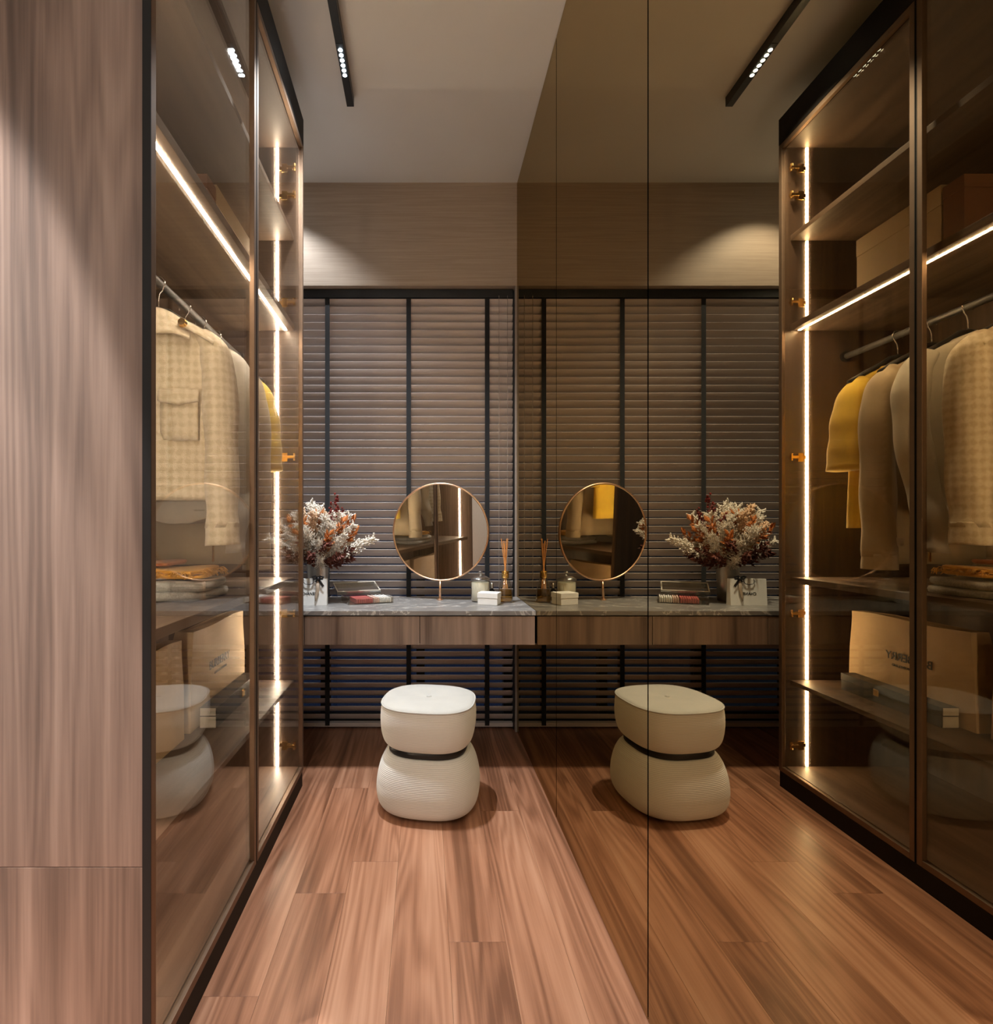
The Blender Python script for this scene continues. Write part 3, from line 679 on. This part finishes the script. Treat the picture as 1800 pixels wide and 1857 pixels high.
# candle jar
cj = thing('candle_jar', 'lidded glass jar of ivory wax behind the small white box', 'candle', (0.292, 2.895, ZV))
MB().lathe([(0.047, 0.0005), (0.0495, 0.004), (0.0495, 0.108), (0.047, 0.112)], n=40).build('jar', 'clear', cj, True)
MB().lathe([(0.0455, 0.006), (0.0465, 0.01), (0.0465, 0.100), (0.045, 0.102)], n=40).build('wax', 'wax', cj, 'auto')
lid = MB().lathe([(0.051, 0.1125), (0.052, 0.116), (0.050, 0.121), (0.030, 0.133), (0.008, 0.138)], n=40).build('lid', 'lidglass', cj, True)
MB().lathe([(0.004, 0.1375), (0.006, 0.142), (0.011, 0.149), (0.0115, 0.154), (0.007, 0.160), (0.001, 0.161)], n=20).build('knob', 'lidglass', lid, True)
MB().tube([(0, 0, 0.101), (0.001, 0, 0.11)], 0.001, 6).build('wick', 'ink', cj)
# small white box
wb = thing('trinket_box', 'small white square box in front of the candle jar', 'box', (0.327, 2.795, ZV), -0.35)
MB().box(-0.050, 0.050, -0.042, 0.042, 0.0005, 0.034, 0.0012).build('box_base', 'paperwhite', wb)
MB().box(-0.052, 0.052, -0.044, 0.044, 0.0345, 0.060, 0.0015).build('lid', 'paperwhite', wb)
# perfume
pf = thing('perfume_bottle', 'tiny dark bottle between the candle jar and the diffuser', 'bottle', (0.356, 2.925, ZV))
MB().lathe([(0.013, 0.0005), (0.0145, 0.003), (0.0145, 0.055), (0.008, 0.062), (0.007, 0.066)], n=20, sup=3.5).build('bottle', 'darkglass', pf, True)
MB().lathe([(0.009, 0.066), (0.0095, 0.068), (0.0095, 0.092), (0.008, 0.094)], n=16).build('cap', 'chrome', pf, 'auto')

# cosmetics case
cc = thing('cosmetics_case', 'clear acrylic make-up case with raised lid and rose inserts', 'make-up case', (-0.30, 2.865, ZV), 0.38)
tr = MB(); W2, D2, H2 = 0.118, 0.078, 0.034
tr.box(-W2, W2, -D2, D2, 0.0005, 0.004); tr.box(-W2, W2, -D2, -D2+0.004, 0.004, H2); tr.box(-W2, W2, D2-0.004, D2, 0.004, H2)
tr.box(-W2, -W2+0.004, -D2+0.004, D2-0.004, 0.004, H2); tr.box(W2-0.004, W2, -D2+0.004, D2-0.004, 0.004, H2)
tr.build('tray', 'acrylic', cc)
for q in range(8): MB().box(-0.075+q*0.0110, -0.0658+q*0.0110, -0.070, 0.066, 0.0045, 0.027, 0.0015).build('insert', 'pink', cc)['label'] = 'rose coloured insert'
for q in range(9): MB().box(0.018+q*0.0105, 0.0255+q*0.0105, -0.070, 0.066, 0.0045, 0.029-0.002*(q % 2), 0.0015).build('insert', 'blush' if q < 3 else 'paperwhite', cc)['label'] = 'pale insert'
lm = MB(); lm.box(-W2, W2, 0, 0.120, -0.004, 0.0); lm.box(-W2, W2, 0, 0.004, 0, 0.014); lm.box(-W2, W2, 0.116, 0.120, 0, 0.014); lm.box(-W2, -W2+0.004, 0.004, 0.116, 0, 0.014); lm.box(W2-0.004, W2, 0.004, 0.116, 0, 0.014)
lo_ = lm.build('lid', 'lidglass', cc); lo_.location = (-0.02, D2+0.004, H2+0.002); lo_.rotation_euler = (math.radians(18), 0, 0)
fr_ = MB()
fr_.box(-W2, W2, 0.0, 0.006, 0.0143, 0.017); fr_.box(-W2, W2, 0.114, 0.120, 0.0143, 0.017); fr_.box(-W2, -W2+0.006, 0.006, 0.114, 0.0143, 0.017); fr_.box(W2-0.006, W2, 0.006, 0.114, 0.0143, 0.017)
fr_.build('lid_edge', 'label', lo_)

# vase + dried bouquet
vz = tag(MB().lathe([(0.045, 0.0005), (0.050, 0.003), (0.052, 0.10), (0.058, 0.19), (0.066, 0.232), (0.063, 0.232), (0.055, 0.19), (0.048, 0.10), (0.044, 0.012)], (0, 0, 0), 40).build('vase', 'pewter', None, True), 'pewter metal vase of dried flowers at the left end of the counter', 'vase')
vz.location = (-0.565, 2.915, ZV)
bq = thing('dried_bouquet', 'dried bouquet of white plumes, orange leaves and dark berries in the vase', 'flowers', (-0.565, 2.915, ZV+0.02))
rb = random.Random(11)
def sprig(m, length, leaf, count, kind, seed, spread=1.0):
    r_ = random.Random(seed); mb = MB()
    def stempt(u): return Vector((0.012*math.sin(u*3+seed), 0.012*math.sin(u*2.3+seed*2), u*length))
    mb.tube([stempt(k/8) for k in range(9)], [0.0016-0.0008*k/8 for k in range(9)], 5)
    for q in range(count):
        u = 0.42+0.58*(q/count)**0.9; p = stempt(u); a = r_.uniform(0, 2*PI)
        el = r_.uniform(0.2, 1.1); d = Vector((math.cos(a)*math.cos(el), math.sin(a)*math.cos(el), math.sin(el)))
        if kind == 'plume':
            ll = leaf*spread*(1.25-u*0.8)*r_.uniform(0.6, 1.2); e = p+d*ll
            mb.tube([p, p+d*ll*0.5+Vector((0, 0, 0.003)), e], [0.0007, 0.0009, 0.0004], 4)
            for k in range(3):
                c = p+d*ll*(0.45+0.28*k); s_ = r_.uniform(0.0030, 0.0056)
                mb.add([c+Vector(v)*s_ for v in ((1, 0, 0), (-1, 0, 0), (0, 1, 0), (0, -1, 0), (0, 0, 1.5), (0, 0, -1.5))], [(0, 2, 4), (2, 1, 4), (1, 3, 4), (3, 0, 4), (2, 0, 5), (1, 2, 5), (3, 1, 5), (0, 3, 5)])
        elif kind == 'berry':
            c = p+d*leaf*r_.uniform(0.5, 1.1); mb.tube([p, c], 0.0007, 4)
            bm = bmesh.new(); bmesh.ops.create_icosphere(bm, subdivisions=1, radius=r_.uniform(0.006, 0.0085)); mb.bm(bm, Matrix.Translation(c))
        else:
            ll = leaf*r_.uniform(0.7, 1.2); s1 = d.cross(Vector((0, 0, 1))).normalized()*ll*0.28; nn = d.cross(s1).normalized()*ll*0.10
            mb.add([p, p+d*ll*0.5+s1+nn, p+d*ll, p+d*ll*0.5-s1+nn, p+d*ll*0.5-nn*0.4], [(0, 1, 4), (1, 2, 4), (2, 3, 4), (3, 0, 4)])
    return mb
protos = {}
for nm, m_, ln, lf, ct, kd, sp_ in (('white_plume', 'plume', 0.36, 0.056, 130, 'plume', 1.0), ('white_plume', 'plume', 0.33, 0.064, 130, 'plume', 1.1), ('pampas_plume', 'pampas', 0.35, 0.050, 190, 'plume', 1.0),
                           ('orange_leaf_sprig', 'orange', 0.33, 0.040, 34, 'leaf', 1.0), ('berry_sprig', 'berry', 0.43, 0.028, 46, 'berry', 1.0), ('maroon_leaf_sprig', 'maroon', 0.29, 0.038, 40, 'leaf', 1.0)):
    protos.setdefault(nm, []).append((m_, ln, lf, ct, kd, sp_))
plan = [('white_plume', 0, a, t_, l_) for a, t_, l_ in ((0.3, 40, 1.0), (2.2, 40, 1.05), (3.4, 34, 1.02), (5.3, 46, 1.0), (0.05, 76, 1.02), (3.0, 58, 0.95), (4.9, 66, 0.80), (1.8, 10, 1.08), (4.4, 16, 1.0), (5.0, 80, 0.66), (5.8, 56, 0.98), (5.95, 30, 1.05), (4.1, 40, 0.95), (0.6, 66, 0.9), (3.3, 70, 0.85), (4.6, 52, 0.98), (5.5, 64, 0.9), (4.9, 26, 1.06), (2.0, 24, 1.1), (5.2, 36, 1.04))]
plan += [('pampas_plume', 0, a, t_, l_) for a, t_, l_ in ((3.9, 22, 1.06), (4.8, 32, 1.0), (3.2, 48, 0.98), (4.3, 48, 0.92), (2.9, 30, 1.05), (5.4, 22, 0.95))]
plan += [('orange_leaf_sprig', 0, a, t_, l_) for a, t_, l_ in ((0.1, 44, 1.08), (5.7, 44, 1.05), (4.5, 40, 1.02), (3.6, 52, 1.0), (0.5, 58, 0.98), (5.2, 58, 0.95), (2.6, 34, 1.05), (5.9, 58, 1.02), (5.0, 30, 1.05))]
plan += [('berry_sprig', 0, a, t_, l_) for a, t_, l_ in ((0.15, 17, 0.98), (5.8, 26, 0.88), (0.6, 30, 0.86), (0.0, 34, 0.80), (5.3, 38, 0.82))]
plan += [('maroon_leaf_sprig', 0, a, t_, l_) for a, t_, l_ in ((0.2, 72, 0.9), (4.7, 74, 0.84), (5.5, 78, 0.86), (3.8, 72, 0.85), (2.8, 56, 0.95), (0.5, 80, 0.84), (4.2, 64, 0.95), (5.1, 62, 0.95), (5.9, 70, 0.9), (3.3, 78, 0.9), (6.1, 84, 0.8))]
built = {}
for i, (nm, v_, a, tl, l_) in enumerate(plan):
    vi = i % len(protos[nm])
    if (nm, vi) not in built:
        m_, ln, lf, ct, kd, sp_ = protos[nm][vi]; o = sprig(m_, ln, lf, ct, kd, i+3, sp_).build(nm, m_, bq, False, None, False); built[(nm, vi)] = o
    else:
        o = built[(nm, vi)].copy(); COL.objects.link(o); o.parent = bq
    tr_ = math.radians(tl)*0.80
    o.rotation_euler = Matrix.Rotation(a, 3, 'Z').to_4x4().to_3x3().__matmul__(Matrix.Rotation(tr_, 3, 'Y')).to_euler()
    o.scale = (l_, l_, l_); r0 = 0.035
    # stems cross inside the vase mouth
    o.location = (-math.sin(tr_)*math.cos(a)*0.03, -math.sin(tr_)*math.sin(a)*0.03, 0.125)

# gift bag
gb = thing('gift_bag', 'small white gift bag with black ribbon bow in front of the vase', 'gift bag', (-0.577, 2.765, ZV), 0.06)
BW, BH, BD = 0.088, 0.131, 0.024
MB().loft([[(x*(1+0.0*u), yy*(1-0.45*u), 0.0005+BH*u) for x, yy in ((-BW, -BD), (-BW*0.33, -BD), (BW*0.33, -BD), (BW, -BD), (BW, 0), (BW, BD), (0, BD), (-BW, BD), (-BW, 0))] for u in (0, 0.25, 0.5, 0.75, 1)]).build('bag_body', 'paperwhite', gb)
sl_ = BD*0.45/BH
text_part('lettering', 'CHANEL', 0.019, Matrix.Translation((0, -BD+sl_*0.058-0.0009, 0.058)) @ Matrix.Rotation(PI/2-math.atan(sl_), 4, 'X'), 'ink', gb, 'black printed lettering')
hy_ = lambda z: -BD+sl_*z-0.003
MB().tube([(-0.026, hy_(0.13)+0.001, 0.131), (-0.030, hy_(0.12)-0.003, 0.120), (-0.020, hy_(0.11)-0.005, 0.108), (0.0, hy_(0.11)-0.006, 0.104), (0.018, hy_(0.11)-0.005, 0.108), (0.024, hy_(0.12)-0.003, 0.120), (0.020, hy_(0.13)+0.001, 0.131)], 0.0018, 8).build('handle', 'ribbon', gb, True)
bo = MB(); bx = 0.045; zt = 0.134
for sd in (-1, 1):
    bo.tube([(bx, hy_(0.13)-0.006, zt), (bx+sd*0.014, hy_(0.13)-0.016, zt+0.012), (bx+sd*0.026, hy_(0.13)-0.012, zt+0.008), (bx+sd*0.020, hy_(0.13)-0.006, zt-0.003), (bx, hy_(0.13)-0.006, zt-0.002)], 0.006, 8, ry=0.0012)
bo.tube([(bx, hy_(0.13)-0.007, zt), (bx+0.014, hy_(0.11)-0.008, 0.112), (bx+0.026, hy_(0.1)-0.008, 0.094)], 0.006, 8, ry=0.0012)
bo.tube([(bx, hy_(0.13)-0.007, zt), (bx-0.012, hy_(0.12)-0.007, 0.116)], 0.005, 8, ry=0.0012)
bo.tube([(bx-0.008, hy_(0.13)-0.007, zt), (bx+0.008, hy_(0.13)-0.007, zt)], 0.007, 10)
bo.build('ribbon_bow', 'ribbon', gb, True)
MB().tube([(bx-0.004, hy_(0.12)-0.006, 0.124), (bx-0.002, hy_(0.08)-0.006, 0.080), (bx-0.010, hy_(0.04)-0.005, 0.040), (bx-0.012, hy_(0.02)-0.004, 0.022)], [0.008, 0.009, 0.007, 0.003], 8, ry=0.0011).build('ribbon_tail', 'ribbon_tan', gb, True)

# ------------------------------------------------------------------ stool
st = thing('stool', 'ivory corduroy hourglass stool with a dark waist band on the plank floor', 'stool', (0.018, 2.315, 0.0), math.radians(-10))
def smooth_prof(pts, m_=6):
    out = []
    for i in range(len(pts)-1):
        p0, p1, p2, p3 = pts[max(i-1, 0)], pts[i], pts[i+1], pts[min(i+2, len(pts)-1)]
        for k in range(m_):
            u = k/m_
            out.append(tuple(0.5*(2*p1[q]+(p2[q]-p0[q])*u+(2*p0[q]-5*p1[q]+4*p2[q]-p3[q])*u*u+(3*p1[q]-p0[q]-3*p2[q]+p3[q])*u**3) for q in (0, 1)))
    return out+[pts[-1]]
SP = 2.75
MB().lathe([(0.150, 0.0005), (0.150, 0.010)], n=48, sup=SP).build('foot', 'black', st, 'auto')
MB().lathe(smooth_prof([(0.150, 0.008), (0.184, 0.018), (0.204, 0.045), (0.211, 0.085), (0.208, 0.135), (0.198, 0.180), (0.185, 0.213), (0.169, 0.235), (0.145, 0.243)]), n=80, sup=SP).build('base', 'cord', st, True)
MB().lathe([(0.140, 0.240), (0.1595, 0.241), (0.1605, 0.243), (0.1605, 0.263), (0.1595, 0.265), (0.140, 0.266)], n=80, sup=SP).build('waist_band', 'blackmetal', st, 'auto')
MB().lathe(smooth_prof([(0.145, 0.263), (0.166, 0.269), (0.182, 0.288), (0.191, 0.320), (0.195, 0.360), (0.194, 0.400), (0.190, 0.428), (0.189, 0.432)]), n=80, sup=SP).build('seat', 'cord', st, True)
MB().lathe(smooth_prof([(0.189, 0.431), (0.186, 0.437), (0.170, 0.4425), (0.120, 0.4465), (0.05, 0.447), (0.012, 0.4425), (0.002, 0.441)]), n=80, sup=SP).build('seat_top', 'seattop', st, True)
ring = sring(0, 0, 0.4325, 0.1905, 0.1905, 80, SP); MB().tube(ring+[ring[0]], 0.0032, 8, False).build('piping', 'seattop', st, True)
MB().lathe([(0.011, 0.4410), (0.010, 0.4445), (0.005, 0.4465), (0.001, 0.447)], n=20).build('tufting_button', 'seattop', st, True)
